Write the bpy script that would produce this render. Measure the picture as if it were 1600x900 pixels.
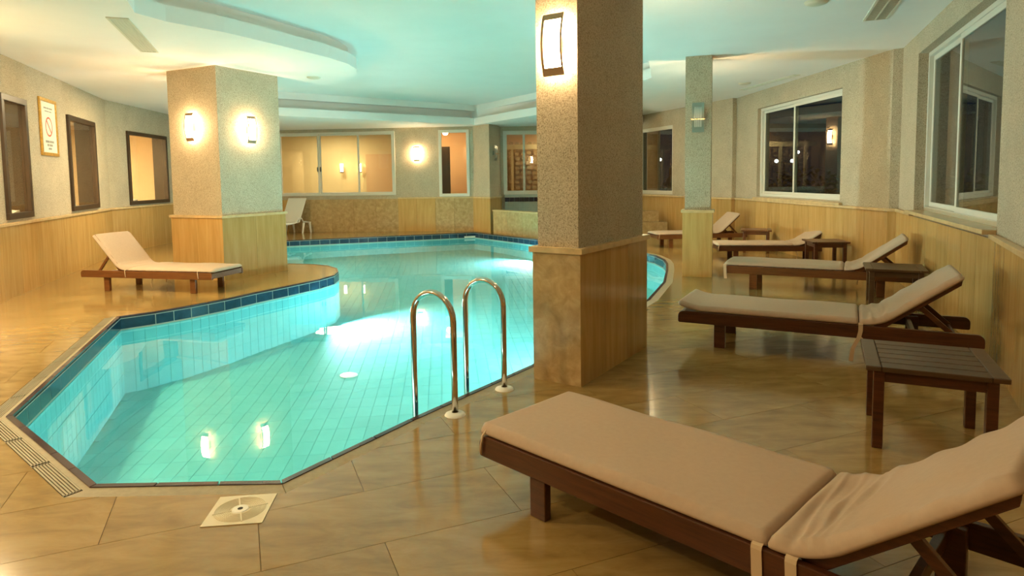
import bpy, bmesh, math, random
from math import sin, cos, pi, sqrt, atan2, radians as RD
from mathutils import Matrix, Vector
from mathutils.geometry import delaunay_2d_cdt
random.seed(7)
for o in list(bpy.data.objects): bpy.data.objects.remove(o)
SC = bpy.context.scene
COL = SC.collection

# ------------------------------------------------------------------ camera
CF, CP, CR, CCY = 1004.42, 0.0758, -0.0135, 355.74
cam = bpy.data.cameras.new('camera'); camo = bpy.data.objects.new('camera', cam); COL.objects.link(camo)
cam.sensor_width = 36; cam.lens = CF/1600*36; cam.shift_y = -(450-CCY)/1600
f = Vector((0, cos(CP), -sin(CP))); u = Vector((0, sin(CP), cos(CP))); x = Vector((1, 0, 0))
X = x*cos(CR)+u*sin(CR); U = -x*sin(CR)+u*cos(CR)
M = Matrix((X, U, -f)).transposed().to_4x4(); M.translation = (0, 0, 1.5)
camo.matrix_world = M
cam.clip_start = .02; cam.clip_end = 200
SC.camera = camo
# ------------------------------------------------------------------ world and exposure
SC.view_settings.view_transform = 'Standard'; SC.view_settings.look = 'None'
SC.view_settings.gamma = 1; SC.view_settings.exposure = 0.58; SC.view_settings.use_curve_mapping = False
w = bpy.data.worlds.new('night'); SC.world = w; w.use_nodes = True
w.node_tree.nodes['Background'].inputs[0].default_value = (.010, .014, .022, 1)
w.node_tree.nodes['Background'].inputs[1].default_value = 1

WARM = (1, .66, .34); SOFT = (1, .76, .42); POOLC = (.90, 1, .97)
def lamp(name, kind, loc, power, color, size=.1, to=None, size_y=None, spot=None, spread=None):
    l = bpy.data.lights.new(name, kind); o = bpy.data.objects.new(name, l); COL.objects.link(o)
    o.location = loc; l.energy = power; l.color = color
    if kind == 'AREA':
        l.size = size
        if size_y: l.shape = 'RECTANGLE'; l.size_y = size_y
        else: l.shape = 'DISK'
        if spread: l.spread = RD(spread)
    else: l.shadow_soft_size = size
    if spot: l.spot_size = RD(spot[0]); l.spot_blend = spot[1]
    if to is not None:
        o.rotation_euler = (Vector(to)-Vector(loc)).to_track_quat('-Z', 'Y').to_euler()
    return o
# underwater luminaires in the pool walls, then four added fill lamps
lamp('pool_light_and_fill', 'AREA', (-2.80, 9.95, -.42), 150, POOLC, .26, (2.0, 8.7, -1.5), spread=135)
lamp('pool_light_and_fill', 'AREA', (0.45, 15.75, -.34), 130, POOLC, .26, (-3.2, 13.6, -1.2), spread=135)
lamp('pool_light_and_fill', 'AREA', (1.38, 7.45, -.42), 80, POOLC, .26, (-1.4, 8.8, -1.2), spread=135)
lamp('pool_light_and_fill', 'AREA', (-5.95, 14.4, -.36), 80, POOLC, .26, (-2.0, 14.5, -1.2), spread=135)
lamp('pool_light_and_fill', 'AREA', (-1.65, 3.20, -.50), 5, POOLC, .5, (-1.75, 6.0, -.5))  # from here on, unseen fill standing in for light scattered through the near water
lamp('pool_light_and_fill', 'AREA', (-2.72, 3.72, -.50), 5, POOLC, .5, (-2.0, 5.5, -.5))
lamp('pool_light_and_fill', 'AREA', (-.36, 4.52, -.50), 5, POOLC, .5, (-2.2, 6.0, -.5))
lamp('pool_light_and_fill', 'AREA', (.55, 5.98, -.50), 5, POOLC, .5, (-1.6, 7.4, -.5))
# added fill lamps just under the hall ceiling, no fittings drawn
for p, e in (((-5.7, 6.6, 3.24), 130), ((-4.9, 3.4, 3.24), 85), ((-6.3, 12.7, 3.24), 110), ((-3.2, 1.0, 3.24), 48),
             ((-.5, -.6, 3.24), 11), ((1.2, -1.2, 3.24), 8), ((2.44, 12.2, 3.24), 60)):
    lamp('hall_fill', 'AREA', p, e, SOFT, .16, (p[0], p[1], 0))
# rooms behind the glass
lamp('room_lamp', 'AREA', (-10.3, 9.5, 3.0), 480, SOFT, .8, (-10.3, 9.5, 0))
lamp('room_lamp', 'AREA', (-10.9, 14.6, 3.0), 220, SOFT, .8, (-10.9, 14.6, 0))
lamp('room_lamp', 'AREA', (-8.6, 6.3, 3.0), 300, SOFT, .8, (-8.6, 6.3, 0))
lamp('room_lamp', 'AREA', (-6.0, 20.9, 3.1), 85, (1, .84, .56), 1.0, (-6.0, 20.9, 0))
lamp('room_lamp', 'AREA', (-2.9, 20.8, 3.1), 45, (1, .80, .52), .8, (-2.9, 20.8, 0))
lamp('room_lamp', 'AREA', (1.6, 20.6, 3.1), 45, (1, .80, .52), .8, (1.6, 20.6, 0))

# ------------------------------------------------------------------ materials
class NT:
    def __init__(s, name):
        s.m = bpy.data.materials.new(name); s.m.use_nodes = True; s.t = s.m.node_tree
        s.b = s.t.nodes['Principled BSDF']; s.out = s.t.nodes['Material Output']
    def n(s, ty, **k):
        n = s.t.nodes.new(ty)
        for a, v in k.items():
            if hasattr(n, a): setattr(n, a, v)
            else: n.inputs[a.replace('_', ' ')].default_value = v
        return n
    def l(s, a, b): s.t.links.new(a, b)
    def coord(s, scale=(1, 1, 1), which='Object'):
        tc = s.n('ShaderNodeTexCoord'); mp = s.n('ShaderNodeMapping'); mp.inputs['Scale'].default_value = scale
        s.l(tc.outputs[which], mp.inputs['Vector']); return mp.outputs[0], mp
    def noise(s, vec, scale, detail=4, rough=.6, dist=0.):
        n = s.n('ShaderNodeTexNoise'); n.inputs['Scale'].default_value = scale; n.inputs['Detail'].default_value = detail
        n.inputs['Roughness'].default_value = rough; n.inputs['Distortion'].default_value = dist
        s.l(vec, n.inputs['Vector']); return n.outputs['Fac']
    def ramp(s, fac, stops):
        r = s.n('ShaderNodeValToRGB'); e = r.color_ramp.elements
        while len(e) < len(stops): e.new(.5)
        for i, (p, c) in enumerate(stops): e[i].position = p; e[i].color = (*c, 1)
        s.l(fac, r.inputs[0]); return r.outputs[0]
    def bump(s, h, strength, dist=.01):
        b = s.n('ShaderNodeBump'); b.inputs['Strength'].default_value = strength; b.inputs['Distance'].default_value = dist
        s.l(h, b.inputs['Height']); s.l(b.outputs[0], s.b.inputs['Normal'])
    def vary(s, col, amt, hue=0.):
        oi = s.n('ShaderNodeObjectInfo'); mr = s.n('ShaderNodeMapRange')
        mr.inputs['To Min'].default_value = 1-amt; mr.inputs['To Max'].default_value = 1+amt
        s.l(oi.outputs['Random'], mr.inputs[0])
        hs = s.n('ShaderNodeHueSaturation'); s.l(mr.outputs[0], hs.inputs['Value'])
        if isinstance(col, tuple): hs.inputs['Color'].default_value = (*col, 1)
        else: s.l(col, hs.inputs['Color'])
        return hs.outputs[0]
def plain(name, col, rough=.5, metal=0., spec=None, noise=0., ns=20., bump=0.):
    t = NT(name); t.b.inputs['Roughness'].default_value = rough; t.b.inputs['Metallic'].default_value = metal
    if spec is not None: t.b.inputs['Specular IOR Level'].default_value = spec
    if noise or bump:
        v, _ = t.coord(); nf = t.noise(v, ns)
        a = tuple(c*(1-noise) for c in col); b = tuple(min(1, c*(1+noise)) for c in col)
        t.l(t.ramp(nf, [(.3, a), (.7, b)]), t.b.inputs['Base Color'])
        if bump: t.bump(nf, bump, .003)
    else: t.b.inputs['Base Color'].default_value = (*col, 1)
    return t.m
def plaster():
    t = NT('granular_plaster'); v, _ = t.coord()
    a = t.noise(v, 95, 3, .75); b = t.noise(v, 3, 2, .5)
    c = t.ramp(a, [(.34, (.20, .155, .095)), (.47, (.46, .385, .265)), (.62, (.58, .50, .36))])
    d = t.ramp(b, [(.3, (.9, .9, .9)), (.7, (1, 1, 1))])
    m = t.n('ShaderNodeMix', data_type='RGBA', blend_type='MULTIPLY'); m.inputs[0].default_value = 1
    t.l(c, m.inputs[6]); t.l(d, m.inputs[7]); t.l(m.outputs[2], t.b.inputs['Base Color'])
    t.b.inputs['Roughness'].default_value = .85; t.bump(a, .6, .006); return t.m
def travertine(name, lo, mid, hi, scale=(7, 7, .55), rough=.16, var=.10, ns=2.2):
    t = NT(name); v, mp = t.coord(scale)
    oi = t.n('ShaderNodeObjectInfo'); ml = t.n('ShaderNodeMath', operation='MULTIPLY'); ml.inputs[1].default_value = 37.
    t.l(oi.outputs['Random'], ml.inputs[0]); t.l(ml.outputs[0], mp.inputs['Location'])
    a = t.noise(v, ns, 6, .62, .5); c = t.ramp(a, [(.28, lo), (.5, mid), (.74, hi)])
    t.l(t.vary(c, var), t.b.inputs['Base Color']); t.b.inputs['Roughness'].default_value = rough
    v2, _ = t.coord(); t.bump(t.noise(v2, 60, 3), .04, .002); return t.m
def wood(name, lo, hi, rough=.32, axis=0):
    t = NT(name); sc = [22, 22, 22]; sc[axis] = 1.6; v, mp = t.coord(tuple(sc))
    oi = t.n('ShaderNodeObjectInfo'); ml = t.n('ShaderNodeMath', operation='MULTIPLY'); ml.inputs[1].default_value = 51.
    t.l(oi.outputs['Random'], ml.inputs[0]); t.l(ml.outputs[0], mp.inputs['Location'])
    a = t.noise(v, 2.0, 5, .65, .6)
    t.l(t.vary(t.ramp(a, [(.3, lo), (.7, hi)]), .12), t.b.inputs['Base Color']); t.b.inputs['Roughness'].default_value = rough
    t.bump(a, .12, .002); return t.m
def tile(name, lo, hi, rough=.12, var=.12, ns=9., spec=.5):
    t = NT(name); v, _ = t.coord(); a = t.noise(v, ns, 4, .6)
    t.l(t.vary(t.ramp(a, [(.3, lo), (.7, hi)]), var), t.b.inputs['Base Color']); t.b.inputs['Roughness'].default_value = rough
    t.b.inputs['Specular IOR Level'].default_value = spec; return t.m
def glass(name, tint=(.92, .97, .95), ior=1.5, bump=0., bs=3., gl=0.0):
    t = NT(name); t.t.nodes.remove(t.b)
    tr = t.n('ShaderNodeBsdfTransparent'); tr.inputs[0].default_value = (*tint, 1)
    g = t.n('ShaderNodeBsdfGlossy'); g.inputs['Roughness'].default_value = gl
    fr = t.n('ShaderNodeFresnel')
    ge = t.n('ShaderNodeNewGeometry'); mr = t.n('ShaderNodeMapRange'); mr.inputs['To Min'].default_value = ior; mr.inputs['To Max'].default_value = 1/ior
    t.l(ge.outputs['Backfacing'], mr.inputs[0]); t.l(mr.outputs[0], fr.inputs[0])   # same reflectance on both faces of a thin sheet
    mx = t.n('ShaderNodeMixShader'); t.l(fr.outputs[0], mx.inputs[0]); t.l(tr.outputs[0], mx.inputs[1]); t.l(g.outputs[0], mx.inputs[2])
    if bump:
        v, _ = t.coord(); b = t.n('ShaderNodeBump'); b.inputs['Strength'].default_value = bump; b.inputs['Distance'].default_value = .02
        t.l(t.noise(v, bs, 2, .5), b.inputs['Height']); t.l(b.outputs[0], g.inputs['Normal']); t.l(b.outputs[0], fr.inputs['Normal'])
    t.l(mx.outputs[0], t.out.inputs[0]); return t.m
def emit(name, col, s, body=(.8, .8, .75)):
    t = NT(name); t.b.inputs['Base Color'].default_value = (*body, 1)
    t.b.inputs['Emission Color'].default_value = (*col, 1); t.b.inputs['Emission Strength'].default_value = s; return t.m

MT = dict(
    plaster=plaster(),
    ceiling=plain('ceiling_paint', (.86, .84, .80), .8, noise=.02, ns=1.5),
    panel=travertine('travertine_panel', (.42, .25, .080), (.50, .305, .105), (.57, .37, .145)),
    panel_dark=travertine('veined_brown_marble', (.33, .215, .09), (.44, .30, .14), (.56, .41, .21), (3, 3, 3), .12, .08, 3.2),
    cap=plain('travertine_cap', (.60, .43, .22), .25, noise=.12, ns=9),
    slab=travertine('deck_marble', (.225, .138, .040), (.30, .188, .060), (.365, .242, .09), (1.0, 2.8, 2), .13, .05, 3.4),
    grout=plain('grout', (.22, .135, .05), .8),
    channel=plain('channel_stone', (.27, .215, .12), .5, noise=.15, ns=30),
    grate=plain('grate_bars', (.26, .215, .13), .45),
    dark=plain('dark_gap', (.03, .025, .02), .8),
    rim=tile('rim_tile', (.030, .022, .035), (.075, .035, .035), .14, .25, 5),
    navy=tile('navy_pool_tile', (.006, .022, .050), (.014, .050, .095), .12, .2, 8),
    white_grout=plain('white_grout', (.36, .42, .38), .6),
    basin=plain('basin_grout', (.10, .52, .52), .7),
    ptile=tile('turquoise_pool_tile', (.155, .55, .57), (.19, .60, .62), .75, .04, 4, .1),
    water=glass('pool_water', (.76, .98, .98), 1.33, .06, 1.7),
    glass=glass('window_glass', (.93, .95, .92), 1.38),
    night_glass=glass('tinted_night_glass', (.62, .68, .64), 1.85),
    steel=plain('polished_steel', (.62, .58, .52), .10, 1.0),
    white_plastic=plain('white_plastic', (.76, .74, .66), .35),
    drain=plain('drain_plastic', (.62, .55, .38), .35),
    alu=plain('white_window_frame', (.66, .64, .55), .35),
    brown_wood=wood('dark_brown_frame', (.030, .017, .008), (.060, .034, .016), .35, 2),
    teak=wood('dark_teak', (.045, .014, .005), (.105, .034, .012), .30, 0),
    teak2=wood('amber_teak', (.10, .035, .010), (.19, .070, .020), .32, 0),
    teak3=wood('weathered_teak', (.055, .028, .010), (.105, .055, .022), .38, 0),
    cushion=plain('cushion_fabric', (.47, .345, .245), .75, noise=.03, ns=40, bump=.05),
    strap=plain('strap_fabric', (.60, .45, .29), .8),
    bronze=plain('brushed_bronze', (.42, .28, .17), .38, .8),
    plate=plain('brushed_plate', (.30, .32, .26), .35, .7),
    lit=emit('lit_diffuser', (1, .74, .42), 80),
    lit_dim=emit('dimmer_diffuser', (1, .78, .48), 9),
    unlit=plain('opal_glass', (.80, .80, .74), .3),
    brass=plain('brass', (.75, .50, .25), .25, 1.0),
    gold=plain('gilt_frame', (.66, .38, .08), .30, .6, noise=.2, ns=30),
    paper=plain('paper', (.72, .70, .60), .5),
    red=plain('red_ink', (.55, .09, .05), .6),
    ink=plain('grey_ink', (.28, .27, .22), .6),
    vent_dark=plain('vent_slots', (.05, .05, .035), .7),
    vent=plain('vent_enamel', (.62, .60, .48), .4),
    room=plain('room_wall', (.68, .52, .32), .8, noise=.04, ns=2),
    room_y=plain('yellow_room_wall', (.66, .52, .27), .8, noise=.04, ns=2),
    room_o=plain('orange_room_wall', (.62, .40, .20), .8),
    room_floor=plain('room_floor', (.18, .12, .07), .4),
    towel=plain('towel', (.8, .78, .70), .9, noise=.05, ns=60, bump=.3),
    mosaic=tile('pale_mosaic', (.30, .36, .33), (.36, .42, .38), .2, .1, 12),
    black_tile=plain('black_tile', (.015, .012, .025), .15),
    grass=plain('night_ground', (.03, .04, .02), .9, noise=.4, ns=3),
    leaf=plain('hedge_leaf', (.035, .055, .02), .6, noise=.3, ns=8),
    pole=plain('lamp_post_paint', (.05, .05, .05), .4),
    globe=emit('lamp_globe', (.92, .94, 1), 14),
    statue=plain('white_stone', (.6, .6, .6), .6, noise=.2, ns=6),
)

# ------------------------------------------------------------------ mesh helpers
def tag(o, label=None, cat=None, group=None, kind=None):
    if label: o['label'] = label
    if cat: o['category'] = cat
    if group: o['group'] = group
    if kind: o['kind'] = kind
    return o
def empty(name, loc=(0, 0, 0), rz=0, parent=None):
    o = bpy.data.objects.new(name, None); COL.objects.link(o); o.location = loc; o.rotation_euler = (0, 0, rz)
    o.empty_display_size = .1
    if parent: o.parent = parent
    return o
class MB:
    def __init__(s): s.v = []; s.f = []
    def quad(s, pts):
        b = len(s.v); s.v += [tuple(p) for p in pts]; s.f.append(tuple(range(b, b+len(pts)))); return s
    def box(s, x0, x1, y0, y1, z0, z1, M=None):
        b = len(s.v)
        for z in (z0, z1):
            for (x, y) in ((x0, y0), (x1, y0), (x1, y1), (x0, y1)):
                p = Vector((x, y, z)); s.v.append(tuple(M @ p if M else p))
        s.f += [tuple(b+i for i in q) for q in ((3, 2, 1, 0), (4, 5, 6, 7), (0, 1, 5, 4), (1, 2, 6, 5), (2, 3, 7, 6), (3, 0, 4, 7))]
        return s
    def prism(s, poly, z0, z1):
        b = len(s.v); n = len(poly)
        s.v += [(p[0], p[1], z0) for p in poly]+[(p[0], p[1], z1) for p in poly]
        s.f.append(tuple(b+i for i in reversed(range(n)))); s.f.append(tuple(b+n+i for i in range(n)))
        for i in range(n): j = (i+1) % n; s.f.append((b+i, b+j, b+n+j, b+n+i))
        return s
    def ext(s, poly, axis, a, b_):      # polygon given in the two other axes, extruded along axis
        b = len(s.v); n = len(poly)
        def mk(p, t): q = list(p); q.insert(axis, t); return tuple(q)
        s.v += [mk(p, a) for p in poly]+[mk(p, b_) for p in poly]
        s.f.append(tuple(b+i for i in reversed(range(n)))); s.f.append(tuple(b+n+i for i in range(n)))
        for i in range(n): j = (i+1) % n; s.f.append((b+i, b+j, b+n+j, b+n+i))
        return s
    def tube(s, path, r, n=10, caps=True, close=False):
        path = [Vector(p) for p in path]; b = len(s.v); m = len(path)
        t = (path[1]-path[0]).normalized(); up = Vector((0, 0, 1)) if abs(t.z) < .9 else Vector((1, 0, 0))
        a = t.cross(up).normalized()
        for i, p in enumerate(path):
            if i == 0: t = path[1]-path[0]
            elif i == m-1: t = path[-1]-path[-2]
            else: t = path[i+1]-path[i-1]
            t.normalize(); a = (a-t*a.dot(t)).normalized(); c = t.cross(a)
            rr = r[i] if isinstance(r, (list, tuple)) else r
            for k in range(n):
                an = 2*pi*k/n; s.v.append(tuple(p+(a*cos(an)+c*sin(an))*rr))
        for i in range(m-1):
            for k in range(n):
                k2 = (k+1) % n; s.f.append((b+i*n+k, b+i*n+k2, b+(i+1)*n+k2, b+(i+1)*n+k))
        if caps: s.f.append(tuple(b+k for k in reversed(range(n)))); s.f.append(tuple(b+(m-1)*n+k for k in range(n)))
        return s
    def lathe(s, prof, c=(0, 0, 0), n=24):
        b = len(s.v)
        for (r, z) in prof:
            for k in range(n):
                an = 2*pi*k/n; s.v.append((c[0]+r*cos(an), c[1]+r*sin(an), c[2]+z))
        for i in range(len(prof)-1):
            for k in range(n):
                k2 = (k+1) % n; s.f.append((b+i*n+k, b+i*n+k2, b+(i+1)*n+k2, b+(i+1)*n+k))
        return s
    def build(s, name, mat, parent=None, smooth=False, bevel=0., M=None):
        me = bpy.data.meshes.new(name); me.from_pydata(s.v, [], s.f); me.validate()
        if M: me.transform(M)
        bm = bmesh.new(); bm.from_mesh(me); bmesh.ops.recalc_face_normals(bm, faces=bm.faces); bm.to_mesh(me); bm.free()
        if smooth: me.shade_smooth()
        me.materials.append(MT[mat])
        o = bpy.data.objects.new(name, me); COL.objects.link(o)
        if parent: o.parent = parent
        if bevel:
            b = o.modifiers.new('b', 'BEVEL'); b.width = bevel; b.segments = 2; b.limit_method = 'ANGLE'
        return o
def frame(A, B):
    A = Vector((*A, 0)); B = Vector((*B, 0)); d = (B-A).normalized(); n = Vector((-d.y, d.x, 0))
    m = Matrix((d, n, Vector((0, 0, 1)))).transposed().to_4x4(); m.translation = A; return m, (B-A).length
def inpoly(p, poly):
    x, y = p[0], p[1]; c = False; n = len(poly)
    for i in range(n):
        x1, y1 = poly[i][:2]; x2, y2 = poly[(i+1) % n][:2]
        if (y1 > y) != (y2 > y) and x < (x2-x1)*(y-y1)/(y2-y1)+x1: c = not c
    return c
def offset(poly, ds, sign=1):
    """offset polygon outward for CCW when sign=1; ds per edge"""
    n = len(poly); out = []
    if not isinstance(ds, (list, tuple)): ds = [ds]*n
    for i in range(n):
        p0 = Vector(poly[i-1][:2]); p1 = Vector(poly[i][:2]); p2 = Vector(poly[(i+1) % n][:2])
        e0 = (p1-p0).normalized(); e1 = (p2-p1).normalized(); n0 = Vector((e0.y, -e0.x))*sign; n1 = Vector((e1.y, -e1.x))*sign
        d0 = ds[i-1]; d1 = ds[i]
        det = n0.x*n1.y-n0.y*n1.x
        if abs(det) < .02: q = p1+(n0+n1).normalized()*((d0+d1)/2)
        else:
            a = n0.dot(p1)+d0; b = n1.dot(p1)+d1
            q = Vector(((a*n1.y-b*n0.y)/det, (n0.x*b-n1.x*a)/det))
        out.append((q.x, q.y))
    return out
def cdt(polys, extra_edges=()):
    vs = []; es = []
    for P in polys:
        b = len(vs); vs += [Vector(p[:2]) for p in P]; es += [(b+i, b+(i+1) % len(P)) for i in range(len(P))]
    for (p, q) in extra_edges:
        b = len(vs); vs += [Vector(p[:2]), Vector(q[:2])]; es.append((b, b+1))
    r = delaunay_2d_cdt(vs, es, [], 0, 1e-5)
    return [tuple(v) for v in r[0]], [tuple(t) for t in r[2]]
def region(vs, tris, z0, z1):
    """prism over a set of triangles -> MB, with side walls on the boundary"""
    m = MB(); idx = {}
    used = sorted({i for t in tris for i in t}); n = len(used)
    for k, i in enumerate(used): idx[i] = k
    m.v = [(vs[i][0], vs[i][1], z1) for i in used]+[(vs[i][0], vs[i][1], z0) for i in used]
    ec = {}
    for t in tris:
        t = [idx[i] for i in t]; m.f.append(tuple(t)); m.f.append(tuple(n+i for i in reversed(t)))
        for a, b in ((t[0], t[1]), (t[1], t[2]), (t[2], t[0])):
            k = (min(a, b), max(a, b)); ec[k] = ec.get(k, [])+[(a, b)]
    for k, l in ec.items():
        if len(l) == 1: a, b = l[0]; m.f.append((a, n+a, n+b, b))
    return m
def cen(vs, t): return (sum(vs[i][0] for i in t)/3, sum(vs[i][1] for i in t)/3)
def copy_tree(o, parent=None):
    c = o.copy(); COL.objects.link(c)
    if parent: c.parent = parent
    for ch in list(o.children): copy_tree(ch, c)
    return c

# ------------------------------------------------------------------ plan of the hall
V = [(-5.2, -3.0), (-5.21, 4.2), (-8.45, 13.6), (-8.75, 17.2), (-8.7, 19.43), (-3.34, 18.9), (-1.12, 18.70), (-.60, 17.95),
     (-.32, 18.62), (-.28, 18.95), (3.58, 18.95), (5.03, 14.72), (5.12, 14.74), (5.41, 9.25), (5.50, 9.18), (3.86, 5.12), (3.08, 3.76), (2.3, 2.1), (2.3, -3.0)]
NV = len(V)
OFFS = {t: offset(V, t, -1) for t in (-.025, 0, .03, .28)}   # V runs clockwise, so outward = sign -1
def wpt(i, s, t):
    A = Vector(V[i]); B = Vector(V[(i+1) % NV]); L = (B-A).length; d = (B-A)/L; n = Vector((-d.y, d.x))
    O = OFFS[t]
    if s <= 0: return O[i]
    if s >= L: return O[(i+1) % NV]
    p = A+d*s+n*t; return (p.x, p.y)
def wall_piece(mb, i, s0, s1, t0, t1, z0, z1):
    mb.prism([wpt(i, s0, t0), wpt(i, s1, t0), wpt(i, s1, t1), wpt(i, s0, t1)], z0, z1)
TOP = 3.26
def wall(name, i, holes=(), pan='panel', pw=.62, wains=True, dark_ranges=(), cap_gaps=()):
    L = (Vector(V[(i+1) % NV])-Vector(V[i])).length
    mb = MB(); s = 0.
    for (a, b, z0, z1) in sorted(holes):
        wall_piece(mb, i, s, a, .03, .28, 0, TOP)
        wall_piece(mb, i, a, b, .03, .28, 0, z0); wall_piece(mb, i, a, b, .03, .28, z1, TOP); s = b
    wall_piece(mb, i, s, L, .03, .28, 0, TOP)
    w_ = mb.build(name, 'plaster'); w_['kind'] = 'structure'
    if wains:
        n = max(1, round(L/pw)); g = .0025
        for k in range(n):
            a = L*k/n; b = L*(k+1)/n
            m = MB(); A = wpt(i, 0, 0) if k == 0 else wpt(i, a+g, 0); A2 = wpt(i, 0, .03) if k == 0 else wpt(i, a+g, .03)
            Bq = wpt(i, L, 0) if k == n-1 else wpt(i, b-g, 0); B2 = wpt(i, L, .03) if k == n-1 else wpt(i, b-g, .03)
            m.prism([A, Bq, B2, A2], 0, .96)
            mid = (a+b)/2; dk = any(x0 <= mid <= x1 for x0, x1 in dark_ranges)
            m.build('marble_panel', 'panel_dark' if dk else pan, w_)
        s = 0.; m = MB()
        for (a, b) in list(cap_gaps)+[(L, L)]:
            if a > s: wall_piece(m, i, s, a, -.025, .03, .96, 1.0)
            s = b
        m.build('cap_moulding', 'cap', w_, bevel=.004)
    return w_
wall('wall_left_near', 0, pw=.8)
wall('wall_left', 1, [(.22+4.42, 1.11+4.42, 1.04, 2.73), (2.98+4.42-.02, 4.6+4.42, 1.04, 2.71)])
wall('wall_left_far', 2, [(.80, 2.75, 1.03, 2.68)])
wall('wall_left_back', 3)
E_ = lambda i: (Vector(V[(i+1) % NV])-Vector(V[i])).length
LB = E_(4)
wall('wall_back_left', 4, [(LB-3.62, LB-.06, 1.07, 2.94)], dark_ranges=[(LB-3.7, LB)], pw=.68, cap_gaps=[(LB-3.7, LB)])
wall('wall_back', 5, [(1.24, 2.14, 1.01, 2.94)], dark_ranges=[(1.2, 2.3)], pw=.56)
wall('wall_back_pier', 6, pw=.45)
wall('wall_back_pier_side', 7, pw=.7)
wall('wall_alcove_side', 8, pw=.5)
wall('wall_back_right', 9, [(.05, 3.5, 1.04, 2.90)], wains=False)
wall('wall_right_far', 10, [(.30, 2.02, 1.03, 2.86)], pw=.55)
wall('wall_right_return', 11, pw=.5)
wall('wall_right_middle', 12, [(.97+.1, 4.12+.1, 1.06, 2.90)], pw=.55)
wall('wall_right_jamb', 13, pw=.3)
wall('wall_right', 14, [(1.02, 4.31, 1.0, 3.0)], pw=.48, cap_gaps=[(1.02, 4.31)])
wall('wall_right_near', 15, pw=.45)
wall('wall_right_rear', 16, pw=.6)
wall('wall_right_entry', 17, pw=.8)
wall('wall_front', 18, pw=.8)

# ------------------------------------------------------------------ pool outline (counter-clockwise seen from above)
PO = [(-3.28, 4.10), (-2.10, 3.12), (-1.18, 3.13), (-.66, 3.94), (.14, 5.08), (1.65, 7.80), (2.15, 9.10), (2.48, 10.30), (2.66, 11.05), (2.74, 11.6),
      (2.72, 12.2), (2.60, 12.62), (1.7, 14.0), (.57, 15.83), (-1.06, 18.20), (-5.95, 16.35), (-6.15, 14.2), (-5.5, 12.3), (-4.14, 11.76), (-3.62, 11.62),
      (-3.28, 11.38), (-3.03, 11.02), (-2.90, 10.62), (-2.86, 10.2), (-2.97, 9.78), (-3.25, 9.19), (-3.51, 8.69), (-3.72, 8.19), (-3.95, 7.79), (-4.20, 7.45), (-4.46, 7.20)]
NP = len(PO)
# which edges carry the overflow channel: left, near-left, near, right side
CH = [.13]*9+[.13]*3+[.04]*3+[.04]*(NP-16)+[.15]
CH = (CH+[.04]*NP)[:NP]; CH[NP-1] = .15; CH[0] = .15
RIM = offset(PO, .035); OUT = offset(PO, CH)
ROOM = V
def slabgrid():
    an = RD(23); d = Vector((cos(an), sin(an))); n = Vector((-sin(an), cos(an))); H_ = .48; W_ = 1.1; g = .0013
    edges = []; S0, S1 = -16., 24.; T0 = 3.055
    k0 = -14; k1 = 46
    for k in range(k0, k1):
        t = T0+H_*k
        for q in (-g, g): edges.append((d*S0+n*(t+q), d*S1+n*(t+q)))
        off = .5 if k % 2 == 0 else 1.12
        s = S0-(S0-off) % W_
        while s < S1:
            for q in (-g, g): edges.append((d*(s+q)+n*(t+g), d*(s+q)+n*(t+H_-g)))
            s += W_
    def key(p):
        p = Vector(p); t = p.dot(n)-T0; s = p.dot(d); k = math.floor(t/H_); ft = t-k*H_
        off = .5 if k % 2 == 0 else 1.12
        j = math.floor((s-off)/W_); fs = (s-off)-j*W_
        if ft < g or ft > H_-g or fs < g or fs > W_-g: return None
        return (k, j)
    return edges, key
edges, key = slabgrid()
def clip(p, q, lo, hi):
    return True
bx0, bx1, by0, by1 = -9.2, 5.8, -3.2, 19.8
def segclip(p, q):
    d = q-p; t0, t1 = 0., 1.
    for a, b, mn, mx in ((p.x, d.x, bx0, bx1), (p.y, d.y, by0, by1)):
        if abs(b) < 1e-9:
            if a < mn or a > mx: return None
        else:
            u0, u1 = (mn-a)/b, (mx-a)/b
            if u0 > u1: u0, u1 = u1, u0
            t0 = max(t0, u0); t1 = min(t1, u1)
    if t1-t0 < 1e-4: return None
    return (p+d*t0, p+d*t1)
edges = [e for e in (segclip(Vector(p), Vector(q)) for p, q in edges) if e]
FL = offset(V, .05, -1)
vs, ts = cdt([FL, OUT])
tt = [t for t in ts if inpoly(cen(vs, t), FL) and not inpoly(cen(vs, t), OUT)]
floor = region(vs, tt, -.12, -.006).build('floor', 'grout'); floor['kind'] = 'structure'
vs, ts = cdt([FL, OUT], edges)
cells = {}
for t in ts:
    c = cen(vs, t)
    if inpoly(c, FL) and not inpoly(c, OUT):
        k = key(c)
        if k is not None: cells.setdefault(k, []).append(t)
def area(t): (a, b), (c, d), (e, g) = vs[t[0]], vs[t[1]], vs[t[2]]; return abs((c-a)*(g-b)-(e-a)*(d-b))/2
def cdist(ts_):
    c = cen(vs, ts_[0]); return (sqrt(c[0]**2+c[1]**2) if c[1] > .5 else 99)
order = sorted([k for k in cells if sum(area(t) for t in cells[k]) > .003], key=lambda k: cdist(cells[k]))
for k in order[:296]: region(vs, cells[k], -.006, 0).build('floor_slab', 'slab', floor)
rest = [t for k in order[296:] for t in cells[k]]
if rest: o = region(vs, rest, -.006, 0).build('outlying_floor_slabs', 'slab', floor); o['kind'] = 'stuff'

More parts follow.
